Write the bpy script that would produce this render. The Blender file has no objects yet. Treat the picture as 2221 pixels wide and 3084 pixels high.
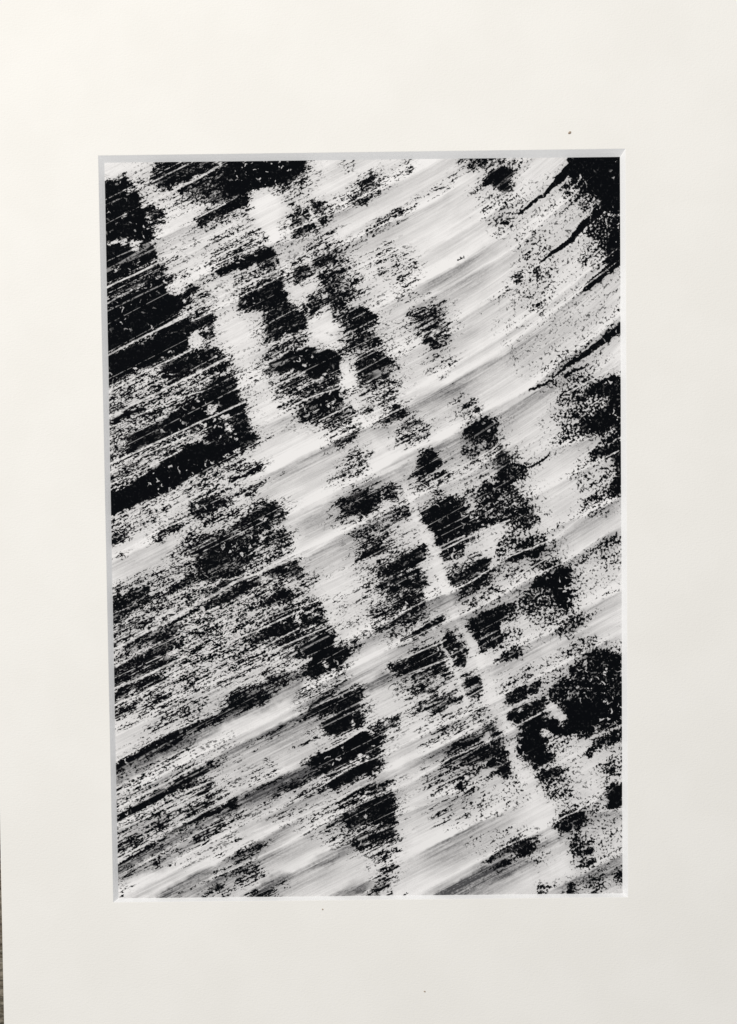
import bpy, math, random
import numpy as np
random.seed(4)
rng = np.random.default_rng(7)
scene = bpy.context.scene
COL = scene.collection

# ------------------------------------------------------------------ camera
cam_d = bpy.data.cameras.new('camera')
cam = bpy.data.objects.new('camera', cam_d); COL.objects.link(cam)
ZT = 0.0044                                   # height of the mount's face above the rug
cam.location = (0.0020675, 0.0156174, 0.3018692 + ZT)
cam.rotation_euler = (-0.0341074, 0.0038791, -0.0116949)
cam_d.sensor_fit = 'VERTICAL'; cam_d.sensor_height = 36.0
cam_d.lens = 18.0 / math.tan(math.radians(52) / 2)
cam_d.clip_start = 0.01; cam_d.clip_end = 50
scene.camera = cam

# ------------------------------------------------------------------ room light
world = bpy.data.worlds.new('World'); scene.world = world; world.use_nodes = True
bgn = world.node_tree.nodes['Background']
bgn.inputs['Color'].default_value = (0.955, 0.97, 1.0, 1); bgn.inputs['Strength'].default_value = 0.36
ld = bpy.data.lights.new('window_light', 'AREA'); ld.shape = 'RECTANGLE'
ld.size = 0.55; ld.size_y = 0.55; ld.energy = 13.7; ld.color = (1.0, 0.958, 0.895)
lamp = bpy.data.objects.new('window_light', ld); COL.objects.link(lamp)
lamp.location = (-0.42, 0.53, 1.10)
from mathutils import Vector
lamp.rotation_euler = (Vector((0, 0, 0)) - lamp.location).to_track_quat('-Z', 'Y').to_euler()
scene.view_settings.view_transform = 'Standard'; scene.view_settings.look = 'None'
scene.view_settings.exposure = 0.0; scene.view_settings.gamma = 1.0
scene.view_settings.use_curve_mapping = False
scene.render.engine = 'CYCLES'

# ------------------------------------------------------------------ helpers
def mesh_obj(name, verts, faces, mat, parent=None, smooth=False):
    me = bpy.data.meshes.new(name); me.from_pydata(verts, [], faces); me.update()
    o = bpy.data.objects.new(name, me); COL.objects.link(o)
    if mat: me.materials.append(mat)
    if parent: o.parent = parent
    if smooth: me.polygons.foreach_set('use_smooth', [True] * len(me.polygons))
    return o

def grid_obj(name, P, mat, parent=None, smooth=True):
    """P: (ny, nx, 3) array -> grid mesh."""
    ny, nx = P.shape[:2]
    me = bpy.data.meshes.new(name)
    me.vertices.add(nx * ny); me.vertices.foreach_set('co', P.reshape(-1).astype(np.float32))
    i = np.arange(nx * ny).reshape(ny, nx)
    q = np.stack([i[:-1, :-1], i[:-1, 1:], i[1:, 1:], i[1:, :-1]], -1).reshape(-1, 4)
    n = len(q)
    me.loops.add(n * 4); me.loops.foreach_set('vertex_index', q.reshape(-1).astype(np.int32))
    me.polygons.add(n); me.polygons.foreach_set('loop_start', np.arange(0, n * 4, 4, dtype=np.int32))
    me.polygons.foreach_set('use_smooth', np.full(n, smooth, dtype=bool))
    me.update(calc_edges=True); me.validate()
    o = bpy.data.objects.new(name, me); COL.objects.link(o)
    me.materials.append(mat)
    if parent: o.parent = parent
    return o

class NT:
    """small node-tree builder"""
    def __init__(s, name):
        s.m = bpy.data.materials.new(name); s.m.use_nodes = True
        s.t = s.m.node_tree; s.b = s.t.nodes['Principled BSDF']
    def n(s, typ, **kw):
        nd = s.t.nodes.new(typ)
        for k, v in kw.items(): setattr(nd, k, v)
        return nd
    def put(s, sock, v):
        if hasattr(v, 'is_linked'): s.t.links.new(v, sock)
        elif isinstance(v, (tuple, list)): sock.default_value = v if len(v) != 3 or sock.type != 'RGBA' else (*v, 1)
        else: sock.default_value = v
    def math(s, op, a, b=0.0, c=0.0, clamp=False):
        nd = s.n('ShaderNodeMath', operation=op, use_clamp=clamp)
        for i, v in enumerate((a, b, c)): s.put(nd.inputs[i], v)
        return nd.outputs[0]
    def step(s, v, lo, hi, a=0.0, b=1.0):
        nd = s.n('ShaderNodeMapRange', interpolation_type='SMOOTHSTEP')
        for i, x in enumerate((v, lo, hi, a, b)): s.put(nd.inputs[i], x)
        return nd.outputs[0]
    def attr(s, name): return s.n('ShaderNodeAttribute', attribute_name=name)
    def scale(s, vec, xyz):
        nd = s.n('ShaderNodeVectorMath', operation='MULTIPLY'); s.put(nd.inputs[0], vec); nd.inputs[1].default_value = xyz
        return nd.outputs[0]
    def noise(s, vec, scale=1.0, detail=2.0, rough=0.5, dist=0.0, dim='2D'):
        nd = s.n('ShaderNodeTexNoise', noise_dimensions=dim)
        s.put(nd.inputs['Vector'], vec); nd.inputs['Scale'].default_value = scale
        nd.inputs['Detail'].default_value = detail; nd.inputs['Roughness'].default_value = rough
        nd.inputs['Distortion'].default_value = dist
        return nd.outputs[0]
    def mix(s, f, a, b):
        nd = s.n('ShaderNodeMix', data_type='RGBA')
        s.put(nd.inputs[0], f); s.put(nd.inputs[6], a); s.put(nd.inputs[7], b)
        return nd.outputs[2]
    def bump(s, h, strength, dist):
        nd = s.n('ShaderNodeBump'); nd.inputs['Strength'].default_value = strength; nd.inputs['Distance'].default_value = dist
        s.put(nd.inputs['Height'], h); s.t.links.new(nd.outputs[0], s.b.inputs['Normal'])
    def finish(s, col, rough, spec=0.3):
        s.put(s.b.inputs['Base Color'], col); s.put(s.b.inputs['Roughness'], rough)
        s.b.inputs['Specular IOR Level'].default_value = spec
        return s.m

# ------------------------------------------------------------------ rug (the surface)
k = NT('woven_wool')
co = k.n('ShaderNodeTexCoord').outputs['Object']
f1 = k.noise(k.scale(co, (260, 900, 260)), 1, 4, 0.65, 0, '3D')
f2 = k.noise(co, 90, 3, 0.6, 0, '3D')
f3 = k.noise(k.scale(co, (700, 2600, 700)), 1, 2, 0.6, 0, '3D')
c1 = k.mix(k.step(f1, 0.34, 0.66), (0.075, 0.066, 0.046), (0.30, 0.275, 0.225))
c1 = k.mix(k.step(f2, 0.40, 0.68, 0, 0.55), c1, (0.17, 0.135, 0.105))
k.bump(k.math('ADD', f1, f3), 0.6, 0.0006)
M_RUG = k.finish(c1, 0.95, 0.1)
RP = 0.00272                                   # rib pitch
nr, sub, nx = 250, 8, 150
ys = np.arange(nr * sub + 1) / sub
xs = np.linspace(-0.40, 0.40, nx)
Y0 = -0.34
prof = np.abs(np.sin(np.pi * ys))
rib_jit = rng.normal(0, 0.11, nr + 2)
amp = 0.8 + 0.4 * rng.random(nr + 2)
ri = np.minimum(ys.astype(int), nr)
PX, PY = np.meshgrid(xs, ys)
wob = np.sin(PX * 47 + rib_jit[ri][:, None] * 30) * 0.10 + np.sin(PX * 163 + ri[:, None] * 1.7) * 0.05
Z = prof[:, None] ** 0.7 * (0.0011 * amp[ri])[:, None] * (0.85 + 0.15 * np.sin(PX * 1250 + ri[:, None] * 2.4)) - 0.0012
rug = grid_obj('rug', np.stack([PX, Y0 + (PY + wob) * RP, Z], -1), M_RUG)
rug['kind'] = 'structure'

# ------------------------------------------------------------------ the mounted print
root = bpy.data.objects.new('mounted_print', None); COL.objects.link(root)
root['label'] = 'black and white abstract print in a wide cream mount on a brown rug'
root['category'] = 'print'

k = NT('cream_mount_paper')
co = k.n('ShaderNodeTexCoord').outputs['Object']
p1 = k.noise(k.scale(co, (900, 2600, 900)), 1, 3, 0.6, 0, '3D')
p2 = k.noise(co, 38, 3, 0.55, 0, '3D')
p3 = k.noise(co, 2400, 2, 0.6, 0, '3D')
col = k.mix(k.step(p2, 0.35, 0.65), (0.842, 0.832, 0.802), (0.862, 0.853, 0.825))
col = k.mix(k.step(p3, 0.60, 0.85, 0, 0.16), col, (0.74, 0.71, 0.65))
k.bump(k.math('ADD', p1, p3), 0.26, 0.00022)
M_MAT = k.finish(col, 0.85, 0.15)
k = NT('white_mount_core')
co = k.n('ShaderNodeTexCoord').outputs['Object']
q1 = k.noise(co, 1500, 3, 0.6, 0, '3D')
k.bump(q1, 0.25, 0.0001)
M_CORE = k.finish(k.mix(k.step(q1, 0.3, 0.7), (0.855, 0.862, 0.875), (0.885, 0.892, 0.90)), 0.8, 0.15)
k = NT('grey_backing_board')
co = k.n('ShaderNodeTexCoord').outputs['Object']
M_BACK = k.finish(k.mix(k.step(k.noise(co, 600, 3, 0.6, 0, '3D'), 0.3, 0.7), (0.42, 0.40, 0.36), (0.50, 0.48, 0.44)), 0.9, 0.1)

ZP = ZT - 0.0015                               # height of the printed sheet
OUT = [(-0.075, 0.10775), (0.075, 0.10775), (0.075, -0.10775), (-0.075, -0.10775)]
INN = [(-0.07358, 0.10609), (0.07371, 0.10586), (0.07375, -0.10715), (-0.0738, -0.10713)]
EDG = [(-0.1068, 0.157), (0.1118, 0.157), (0.1118, -0.160), (-0.10787, -0.160)]

# board face: four mitred panels subdivided, tiny rounding along the outer rim, real thickness
def ring(pts, z): return [(x, y, z) for x, y in pts]
def inset(pts, d):
    cx = sum(p[0] for p in pts) / 4; cy = sum(p[1] for p in pts) / 4
    return [(x - d * (1 if x > cx else -1), y - d * (1 if y > cy else -1)) for x, y in pts]
rings = [ring(EDG, ZP - 0.0002), ring(EDG, ZT - 0.00022), ring(inset(EDG, 0.00007), ZT - 0.00006), ring(inset(EDG, 0.00024), ZT),
         ring(inset(OUT, -0.00010), ZT), ring(OUT, ZT - 0.000035)]
V = [p for r in rings for p in r]; F = []
for a in range(len(rings) - 1):
    for i in range(4):
        j = (i + 1) % 4
        F.append((a * 4 + i, a * 4 + j, a * 4 + 4 + j, a * 4 + 4 + i))
board = mesh_obj('mat_board', V, [f[::-1] for f in F], M_MAT, root)
# bevels: one cut per side, each a strip subdivided along its length with a slightly uneven knife line
for i in range(4):
    j = (i + 1) % 4
    a0, a1, b0, b1 = map(np.array, (OUT[i], OUT[j], INN[i], INN[j]))
    n = 60; u = np.linspace(0, 1, n)[:, None]
    top = a0 + (a1 - a0) * u; bot = b0 + (b1 - b0) * u
    side = (bot - top) / np.linalg.norm(bot - top, axis=1)[:, None]
    wv = np.convolve(rng.normal(0, 1, n + 8), np.ones(9) / 9, 'valid')[:, None] * 0.00005
    wv[0] = wv[-1] = 0
    bot = bot + side * wv
    P = np.zeros((3, n, 3))
    P[0, :, :2] = top; P[0, :, 2] = ZT - 0.000035
    P[1, :, :2] = top * 0.5 + bot * 0.5; P[1, :, 2] = (ZT + ZP) / 2 - 0.00002
    P[2, :, :2] = bot; P[2, :, 2] = ZP - 0.00005
    bv = grid_obj('bevel', P[::-1], M_CORE, board, smooth=False)

back_rings = [ring(inset(EDG, 0.0006), 0.0), ring(inset(EDG, 0.0006), ZP - 0.0002)]
V = back_rings[0] + back_rings[1]
F = [(3, 2, 1, 0), (4, 5, 6, 7)] + [(i, (i + 1) % 4, 4 + (i + 1) % 4, 4 + i) for i in range(4)]
mesh_obj('backing_board', V, [f[::-1] for f in F], M_BACK, root)

# ------------------------------------------------------------------ the artwork on the sheet
# Brush work is listed region by region: (origin x, origin y, scale) then ink patches
# (density, x, y, x, y, ...).  Negative density = bare paper left in the ink.
INK = [
(270, 430, 2.592, [
 (1,100,320,200,300,265,262,330,350,400,480,470,650,500,740,440,760,330,760,200,800,100,800),
 (.95,100,800,420,770,520,800,540,900,350,1000,100,1100),
 (.85,100,1130,330,1030,560,940,620,1030,480,1070,330,1130,100,1230),
 (.96,100,1260,350,1160,600,1050,670,1070,640,1170,850,1120,870,1150,700,1220,700,1320,560,1400,400,1477,100,1477),
 (.65,720,1240,900,1170,980,1210,720,1330),
 (.92,700,1400,920,1290,970,1370,960,1477,500,1477),
 (.88,490,240,600,165,1000,165,990,200,560,370,480,290),
 (.85,680,370,1010,210,1640,150,1640,270,1260,400,1050,450,850,480,720,420),
 (1,1050,170,1640,150,1640,260,1300,370,1080,440,1050,300),
 (.97,830,580,1060,470,1270,420,1260,470,1060,560,860,650),
 (.5,1060,560,1260,480,1280,520,1060,620,880,680),
 (.7,360,290,460,270,460,300,390,320), (.85,410,520,480,490,560,540,590,620,480,650,440,590),
 (.45,470,300,560,280,560,380,440,420), (.6,650,890,700,880,680,930), (.55,720,990,790,990,760,1060),
 (.5,940,770,1250,590,1300,590,1130,710,960,790),
 (.65,980,850,1300,700,1370,720,1350,790,1160,880,960,960),
 (1,1020,1000,1200,890,1390,830,1460,850,1460,900,1200,970,1040,1030),
 (.6,1130,1080,1300,980,1470,910,1480,960,1120,1140),
 (.95,1170,1180,1500,990,1560,1020,1520,1130,1540,1220,1350,1300,1180,1310),
 (.6,1560,600,1640,560,1640,730,1580,690), (.5,1350,1380,1640,1250,1640,1477,1330,1477),
 (.12,640,780,900,700,940,1000,700,1100),
 (-.85,1270,400,1390,355,1480,500,1490,740,1410,770,1310,560), (-.9,320,790,360,760,410,780,400,825,350,820), (-.9,235,765,275,765,270,785,240,785), (-.9,145,800,150,780,210,745,210,775),
 (-.7,365,945,385,920,400,950,375,960), (-.6,190,985,215,970,210,1000), (-.8,600,1140,680,1080,760,1110,720,1160,630,1170),
 (-.7,280,370,320,375,300,395), (-.6,865,1445,890,1440,880,1465), (-.6,440,600,480,570,470,610), (-.6,255,575,310,550,300,565)]),
(800, 430, 2.722, [
 (1,0,155,270,155,340,210,250,270,150,330,40,375,0,375),
 (.6,80,360,280,260,370,260,350,310,160,400), (.5,130,440,340,330,360,350,180,470),
 (.65,170,480,220,450,230,490,190,510), (.55,255,420,350,395,340,430,270,440),
 (.92,200,600,270,540,330,560,370,530,360,500,510,510,550,600,480,670,420,650,380,720,260,770,210,700),
 (.4,180,620,330,490,500,490,560,600,400,740,230,780),
 (-.95,380,560,430,640,430,700,400,710,360,600),
 (.5,350,830,440,740,600,710,540,760,430,830,350,880),
 (.95,690,480,760,420,800,350,860,300,850,260,900,300,990,340,940,400,860,430,800,490,730,490),
 (.5,690,370,780,290,850,250,960,290,1020,330,930,400,780,490,690,480),
 (.35,640,230,640,200,680,155,740,160,720,220,660,240), (.4,1080,180,1190,160,1200,230,1130,250),
 (.85,880,690,940,630,1060,540,1150,560,1220,490,1180,560,1000,640,830,740,820,710),
 (.45,900,720,1060,640,1110,650,1000,700,860,750), (.45,890,880,960,820,1030,820,1000,860),
 (.36,880,920,1000,890,1110,870,1180,900,1240,1000,1250,1140,1100,1210,1030,1180,1000,1080,920,1060),
 (.25,1080,1270,1300,1200,1390,1240,1130,1330), (.25,1250,450,1400,350,1550,310,1560,340,1450,410,1250,470),
 (.3,1140,1400,1400,1280,1480,1300,1160,1420), (.75,1180,1440,1320,1340,1460,1310,1400,1400,1500,1500,1520,1551,1250,1551),
 (.65,360,900,420,850,540,830,620,820,700,840,660,900,600,950,560,980,390,1020),
 (.97,420,930,520,900,590,960,500,1000,420,1020),
 (.78,450,1080,620,1000,650,1060,700,1150,760,1110,780,1130,700,1200,560,1260,460,1210),
 (.4,630,920,690,900,780,1110,760,1160,720,1180),
 (.85,460,1260,520,1230,700,1200,790,1230,720,1280,640,1340,560,1400,540,1320),
 (.92,620,1400,800,1330,860,1400,900,1440,840,1500,850,1551,640,1551,560,1470),
 (.85,0,870,80,880,120,980,60,1050,0,1080), (.95,0,1080,160,1040,210,1100,150,1180,180,1290,0,1380),
 (.9,220,990,290,960,350,1040,330,1100,250,1170,240,1080),
 (.92,0,1400,200,1290,300,1250,360,1260,420,1280,560,1230,540,1300,430,1360,400,1420,330,1480,0,1551),
 (-.9,160,1160,220,1160,290,1180,430,1150,440,1180,330,1250,300,1320,210,1310), (-.8,480,1270,510,1270,500,1300),
 (-.8,340,1490,400,1430,520,1390,560,1450,640,1551,360,1551)]),
(1300, 430, 2.722, [
 (.9,320,190,400,140,500,140,480,170,350,220), (.5,230,200,320,140,740,130,700,220,620,270,500,200,400,200,260,240),
 (1,420,310,500,230,640,210,700,240,610,290,640,380,600,400,540,340,430,340),
 (.4,320,380,420,330,400,430,370,440),
 (.36,420,470,560,380,660,420,780,470,760,560,720,600,640,740,530,770,520,680,420,570),
 (.32,680,700,800,660,860,720,960,820,980,870,900,960,900,1060,990,1080,980,1250,900,1400,830,1400,800,1350,720,1130,760,990,700,900),
 (.9,590,620,640,640,630,670,590,650), (.9,600,460,630,470,620,510,595,490), (.9,700,1080,740,1070,740,1130,700,1140),
 (.85,810,1060,860,1020,900,1100,970,1050,970,1080,880,1110), (.8,840,1330,930,1290,930,1330,860,1370),
 (1,1160,120,1560,115,1560,570,1440,560,1400,470,1300,410,1180,380,1150,250),
 (.6,1040,400,1130,290,1250,370,1400,450,1340,540,1250,560,1100,470), (.25,930,560,1000,520,1200,520,1200,560,1000,600),
 (.75,1290,690,1400,600,1560,600,1560,1000,1420,1000,1400,880,1300,760), (1.1,1480,620,1560,600,1560,1000,1430,1000,1440,900),
 
 (.55,1210,980,1280,870,1370,900,1420,1000,1300,1010), (.28,480,1290,560,1220,720,1200,900,1200,800,1290,600,1270),
 (.3,1040,1340,1180,1270,1250,1230,1240,1220,1150,1250,1100,1360), (.3,1420,1390,1560,1340,1560,1500,1440,1450),
 (1,1440,1551,1560,1460,1560,1551), (.13,700,400,1100,200,1540,600,1540,1551,500,1551,650,1300),
 (.3,0,370,60,350,180,300,190,350,80,400,0,420), (.65,0,1340,100,1300,60,1370,150,1480,160,1551,0,1551),
 (.9,215,950,265,920,260,928,220,955), (.97,390,1400,410,1400,405,1415,392,1414),
 (-.7,1215,190,1240,175,1230,205), (-.6,1210,290,1240,270,1220,310)]),
(270, 950, 2.592, [
 (.95,130,80,400,0,760,0,740,30,500,130,130,300),
 (.85,780,0,960,0,970,60,960,170,820,250,560,340,130,560,130,320,400,220,720,60),
 (.97,130,320,500,190,800,120,800,230,600,330,130,540),
 (-.95,830,120,890,180,850,250,815,250,800,200),
 (.65,130,600,560,380,830,270,960,190,900,260,600,370), (.88,540,440,800,300,950,260,1090,320,800,450,600,550),
 (.7,130,700,600,540,560,520,700,540,400,640,130,770), (.92,540,400,840,280,820,380,600,500,560,460),
 (.78,860,440,1080,330,1080,400,880,500), (.93,900,560,950,490,1110,470,1150,560,1160,640,1000,700,900,680,850,600),
 (.96,190,800,400,710,430,730,200,850), (.68,220,890,500,740,900,590,900,630,700,720,400,880,280,940),
 (.97,700,720,920,610,1100,620,1230,690,1180,750,960,860,640,910,560,850),
 (.92,280,960,500,850,640,830,700,890,560,970,300,1080), (.62,130,1090,560,950,700,940,600,1060,130,1190),
 (.93,900,880,1150,760,1240,790,1250,900,1320,960,1270,1050,1150,1060,1050,1010,950,1000),
 (-.95,930,700,990,710,970,770,920,750), (-.95,1080,850,1130,880,1130,910,1090,880), (-.9,880,840,930,850,910,890),
 (-.9,1030,770,1060,780,1050,810,1030,800), (-.8,1110,960,1150,945,1130,975), (-.8,1125,1060,1165,1045,1170,1075,1150,1085), (-.8,1060,1100,1090,1095,1080,1120),
 (-.8,355,415,380,415,385,435,365,440), (-.8,860,100,885,90,890,110,870,120), (-.7,550,520,595,520,590,555),
 (.98,450,1220,740,1040,1000,1000,1270,1040,1100,1120,1000,1180,800,1260,560,1390,300,1500,130,1570,130,1400,380,1310,420,1260),
 (.62,130,1240,700,1000,740,1060,500,1180,130,1340), (.55,1010,1150,1200,1130,1340,1170,1000,1290,830,1310),
 (.92,1090,1280,1330,1160,1340,1190,1100,1310), (.85,1140,1390,1400,1280,1400,1300,1250,1390,1160,1410),
 (.5,130,1310,380,1190,400,1240,130,1400), (.45,840,1330,1100,1310,1100,1400,800,1450),
 (.9,800,1470,960,1450,1100,1410,1090,1470,960,1540,820,1555), (.45,1190,1500,1350,1420,1350,1450,1200,1530),
 (.88,1270,1555,1340,1490,1460,1480,1520,1555),
 (.62,1330,440,1320,380,1420,300,1400,240,1340,240,1440,100,1350,60,1640,0,1640,240,1540,330),
 (1,1380,410,1640,290,1640,390,1420,450), (.55,1200,510,1320,460,1240,540), (.6,1320,650,1480,580,1640,480,1640,570,1450,640),
 (.5,1500,720,1640,640,1640,690,1520,740), (.3,130,1570,500,1400,840,1320,800,1400,400,1555), (.55,130,560,900,240,1100,330,1250,900,1000,1200,130,1500)]),
(800, 950, 2.722, [
 (.85,0,100,200,0,420,0,330,70,100,180,0,220), (.96,60,180,330,50,340,100,130,180,0,230),
 (.85,0,350,100,250,330,150,330,220,250,250,60,380),
 (1,0,420,160,330,340,260,420,280,440,300,560,260,650,290,660,380,600,410,600,480,500,480,360,520,320,450,130,440,0,490),
 (.55,60,560,130,500,330,470,330,520,160,560), (.88,100,590,240,510,330,530,240,570,110,610),
 (.87,280,640,380,560,560,490,620,530,600,600,620,700,690,760,560,810,440,850,300,850,250,790,270,700,370,680),
 (.5,120,740,280,610,340,660,200,770), (1,390,730,500,640,610,610,620,700,500,790,400,780),
 (.85,620,620,690,620,770,610,700,660,630,680), (.8,330,840,600,790,730,790,700,880,540,950,440,890,300,860),
 (.75,540,1000,780,900,780,920,640,980), (.88,520,1070,640,1020,760,960,730,1030,620,1080), (.5,440,1110,540,1080,520,1110),
 (.78,590,30,640,0,820,0,900,80,820,100,640,100), (.88,700,170,800,110,900,150,950,200,900,240,720,290,680,230),
 (.95,740,340,850,290,960,290,1040,380,1080,430,980,520,800,550,760,500,770,400),
 (.65,820,570,980,530,1100,550,1090,600,1060,680,970,750,890,660), (.88,790,790,840,730,890,720,880,770,820,800),
 (.95,950,800,1080,740,1170,760,1130,820,970,890), (.6,880,870,950,830,970,880,900,890),
 (.85,1050,960,1200,850,1290,870,1200,930,1080,970), (.72,1090,1010,1310,900,1340,930,1300,1010,1140,1070,1100,1060),
 (.55,690,1110,780,1090,820,1150,930,1080,920,1120,840,1160,840,1240,760,1330,620,1380,580,1320,640,1220),
 (.92,1250,1240,1300,1120,1390,1100,1430,1190,1390,1260,1290,1300,1210,1300), (.65,1210,1410,1260,1320,1450,1280,1540,1290,1450,1390,1300,1460),
 (.85,970,1420,1040,1390,1120,1390,1140,1450,1030,1520,980,1490), (-.9,1060,1440,1100,1470,1070,1480),
 (.88,560,1560,760,1430,880,1430,940,1480,930,1570,840,1633,640,1633), (.65,980,1600,1060,1530,1120,1540,1170,1600,1100,1633,1000,1633),
 (.96,1380,1580,1440,1510,1560,1490,1620,1560,1633,1633,1300,1633,1280,1590),
 (.62,1200,150,1180,0,1380,0,1510,90,1520,180,1440,250,1330,250,1240,130), (.9,1280,230,1360,180,1440,230,1380,260),
 (.45,1330,330,1450,320,1560,360,1530,440,1430,500,1380,440), (.5,20,980,90,980,40,1020), (.75,90,1320,150,1290,130,1310),
 (.85,0,1370,60,1340,0,1400), (.85,0,1560,100,1560,150,1610,120,1633,0,1633),
 (.32,60,560,300,250,600,480,640,800,740,1050,560,1100,440,880,250,850), (.25,580,1380,700,1080,860,1100,840,1300,960,1420,700,1420), (-.9,610,420,670,380,740,560,650,600), (-.8,830,1170,960,1110,1060,1140,900,1300), (-.9,600,370,640,350,650,375,620,385), (-.8,560,745,580,740,575,760), (-.8,530,720,548,718,540,732), (.9,1505,555,1530,545,1528,565,1510,568)]),
(1300, 950, 2.722, [
 (.68,0,0,60,20,160,100,140,200,60,260,0,270), (.45,40,420,120,330,220,380,140,450,60,500),
 (.45,140,740,230,640,280,640,260,690,150,750), (.62,230,800,260,750,380,690,400,780,350,850,320,900,270,900),
 (.95,290,990,350,890,450,850,530,870,540,960,500,1060,420,1010,330,1010),
 (.66,240,1120,360,1020,500,1060,560,1060,620,1110,500,1140,420,1210,350,1200,270,1150),
 (.87,480,1110,600,1090,620,1180,700,1250,800,1240,760,1310,640,1390,520,1380,540,1240,580,1200), (.72,640,1130,720,1120,740,1180,680,1180),
 (.77,300,1500,420,1400,640,1380,720,1440,800,1530,830,1600,780,1633,380,1633,390,1560),
 (.9,0,1100,40,1160,50,1240,0,1250), (.93,50,1590,80,1530,180,1490,260,1570,290,1633,0,1633), (.5,0,1450,160,1430,60,1520,0,1530),
 (.6,1370,230,1390,190,1560,60,1560,120,1420,220,1350,280),
 (.55,940,460,1040,370,1060,310,1180,280,1330,180,1340,220,1170,350,1040,440,1000,520,960,500), (.9,1100,500,1160,440,1250,420,1130,510),
 (.85,800,610,900,560,1000,530,980,560,860,590), (.88,980,550,1060,530,1080,570,1020,590), (.5,1080,560,1260,400,1400,330,1410,380,1300,440,1200,540),
 (.6,1040,700,1080,620,1300,500,1400,520,1300,640,1200,700,1100,760),
 (.96,1200,690,1300,590,1560,480,1560,1480,1460,1490,1470,1380,1530,1290,1500,1200,1420,1150,1300,1170,1290,1130,1440,1050,1380,1000,1330,960,1210,970,1230,860,1190,790),
 (.62,1010,820,1200,760,1240,880,1210,980,1080,1040,1000,1050,1060,980,1090,900), (-.35,1200,720,1340,640,1450,660,1430,740,1260,830),
 (-.3,1380,960,1500,900,1540,1000,1420,1050),
 (.45,1110,1310,1200,1260,1290,1190,1300,1220,1150,1340), (.85,810,1250,920,1170,980,1130,940,1170,840,1250),
 (.36,1190,1340,1400,1260,1480,1210,1500,1290,1450,1370,1360,1400,1200,1450), (.87,1230,1570,1260,1530,1460,1400,1470,1450,1350,1520,1260,1590),
 (.5,1160,1620,1460,1470,1400,1520,1250,1610), (.12,500,50,1400,0,1500,200,1000,500,700,500), (.12,900,800,1100,700,1200,1100,900,1000), (.35,240,1000,560,1000,860,1500,860,1633,330,1633,260,1400)]),
(300, 1500, 2.722, [
 (1,90,0,390,0,330,30,200,80,90,150), (.55,90,200,340,60,260,160,90,240), (.5,90,280,330,140,560,80,500,180,320,270,230,330,90,420),
 (.85,90,350,200,260,240,290,180,360,90,390), (.92,440,340,500,280,690,190,720,210,620,270,500,350), (.88,160,490,190,440,240,460,200,500),
 (.92,750,60,860,0,1090,0,1080,40,900,100,800,160,760,150), (.62,700,300,900,170,1120,80,1130,130,960,210,780,300,690,350),
 (.94,1190,150,1320,80,1460,60,1510,130,1460,190,1340,230,1180,240,1000,290,1160,200),
 (.86,650,430,820,330,1000,270,1180,230,1350,240,1290,320,1330,380,1250,440,1260,500,1150,570,1180,620,900,680,700,680,790,620,760,560,840,480),
 (.96,860,380,1000,300,1120,380,1080,480,960,560,860,620,800,640,820,520,900,470), (.6,590,480,760,430,700,560,640,540),
 (.83,1360,310,1500,260,1550,290,1500,350,1380,390), (.62,1240,440,1560,350,1570,400,1440,500,1200,600,1200,540),
 (.78,90,800,130,720,210,710,190,750), (.87,90,900,240,750,380,720,420,700,380,800,440,820,520,780,720,630,860,640,680,740,560,790,400,860,300,930,90,1030),
 (.6,380,690,700,560,700,620,500,700,400,730), (.62,620,860,760,790,880,700,1100,650,900,790,720,880),
 (.92,980,720,1100,660,1180,650,1000,760,830,850,860,800), (.92,740,930,1000,800,1280,660,1340,650,1300,720,1180,800,960,880,780,940),
 (.6,640,870,740,840,720,900,650,910), (.6,380,990,560,900,620,890,480,1000,380,1030), (.72,90,1090,380,960,400,1020,200,1110),
 (.92,90,1180,300,1090,450,1050,300,1130,90,1210), (.87,210,1220,480,1070,640,1010,640,1060,560,1150,380,1200,190,1290),
 (.92,180,1360,400,1260,500,1190,620,1160,640,1230,560,1290,380,1340,90,1460), (.88,90,1460,400,1330,640,1300,720,1330,560,1380,380,1440,90,1560),
 (.92,90,1620,400,1470,560,1440,480,1500,300,1580,90,1670), (.6,480,1480,700,1380,720,1440,560,1530),
 (.63,640,1100,860,1000,1000,1030,1060,1080,900,1130,720,1200,640,1260,600,1230), (.75,800,1010,920,1040,960,1120,830,1110),
 (.57,920,1270,1000,1180,1180,1200,1120,1260,960,1350), (.55,700,1250,850,1200,900,1280,760,1330),
 (.93,1180,1180,1330,1120,1500,1020,1640,950,1640,1060,1400,1130,1240,1200), (.7,1080,1170,1300,1060,1420,1040,1180,1160),
 (.87,1360,860,1440,770,1560,700,1640,740,1640,800,1560,860,1420,870), (.6,1290,800,1340,740,1480,700,1400,800,1320,880),
 (.6,1320,640,1640,490,1640,680,1500,700), (.92,1340,620,1640,510,1640,560,1480,600), (.82,1440,930,1640,860,1640,900,1500,980),
 (.62,1100,1290,1300,1230,1640,1080,1640,1150,1400,1230,1250,1300,1060,1340), (.87,1500,1290,1640,1230,1640,1290,1530,1320),
 (.6,960,1350,1180,1300,1170,1340,1000,1430), (.62,1240,1370,1500,1260,1450,1320,1300,1380,1200,1440), (.55,900,1560,1200,1430,1200,1470,960,1560),
 (.88,1190,1560,1330,1510,1360,1560,1640,1440,1640,1480,1300,1620,1060,1720,1050,1650,1100,1600),
 (.75,90,1740,150,1690,320,1680,320,1720,200,1769,90,1769), (.8,370,1670,420,1600,560,1550,510,1620,400,1690),
 (.5,560,1650,720,1580,720,1640,600,1700,500,1740), (.5,440,1740,700,1660,740,1640,780,1740,600,1769), (.6,800,1700,880,1640,880,1700,820,1740),
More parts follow.
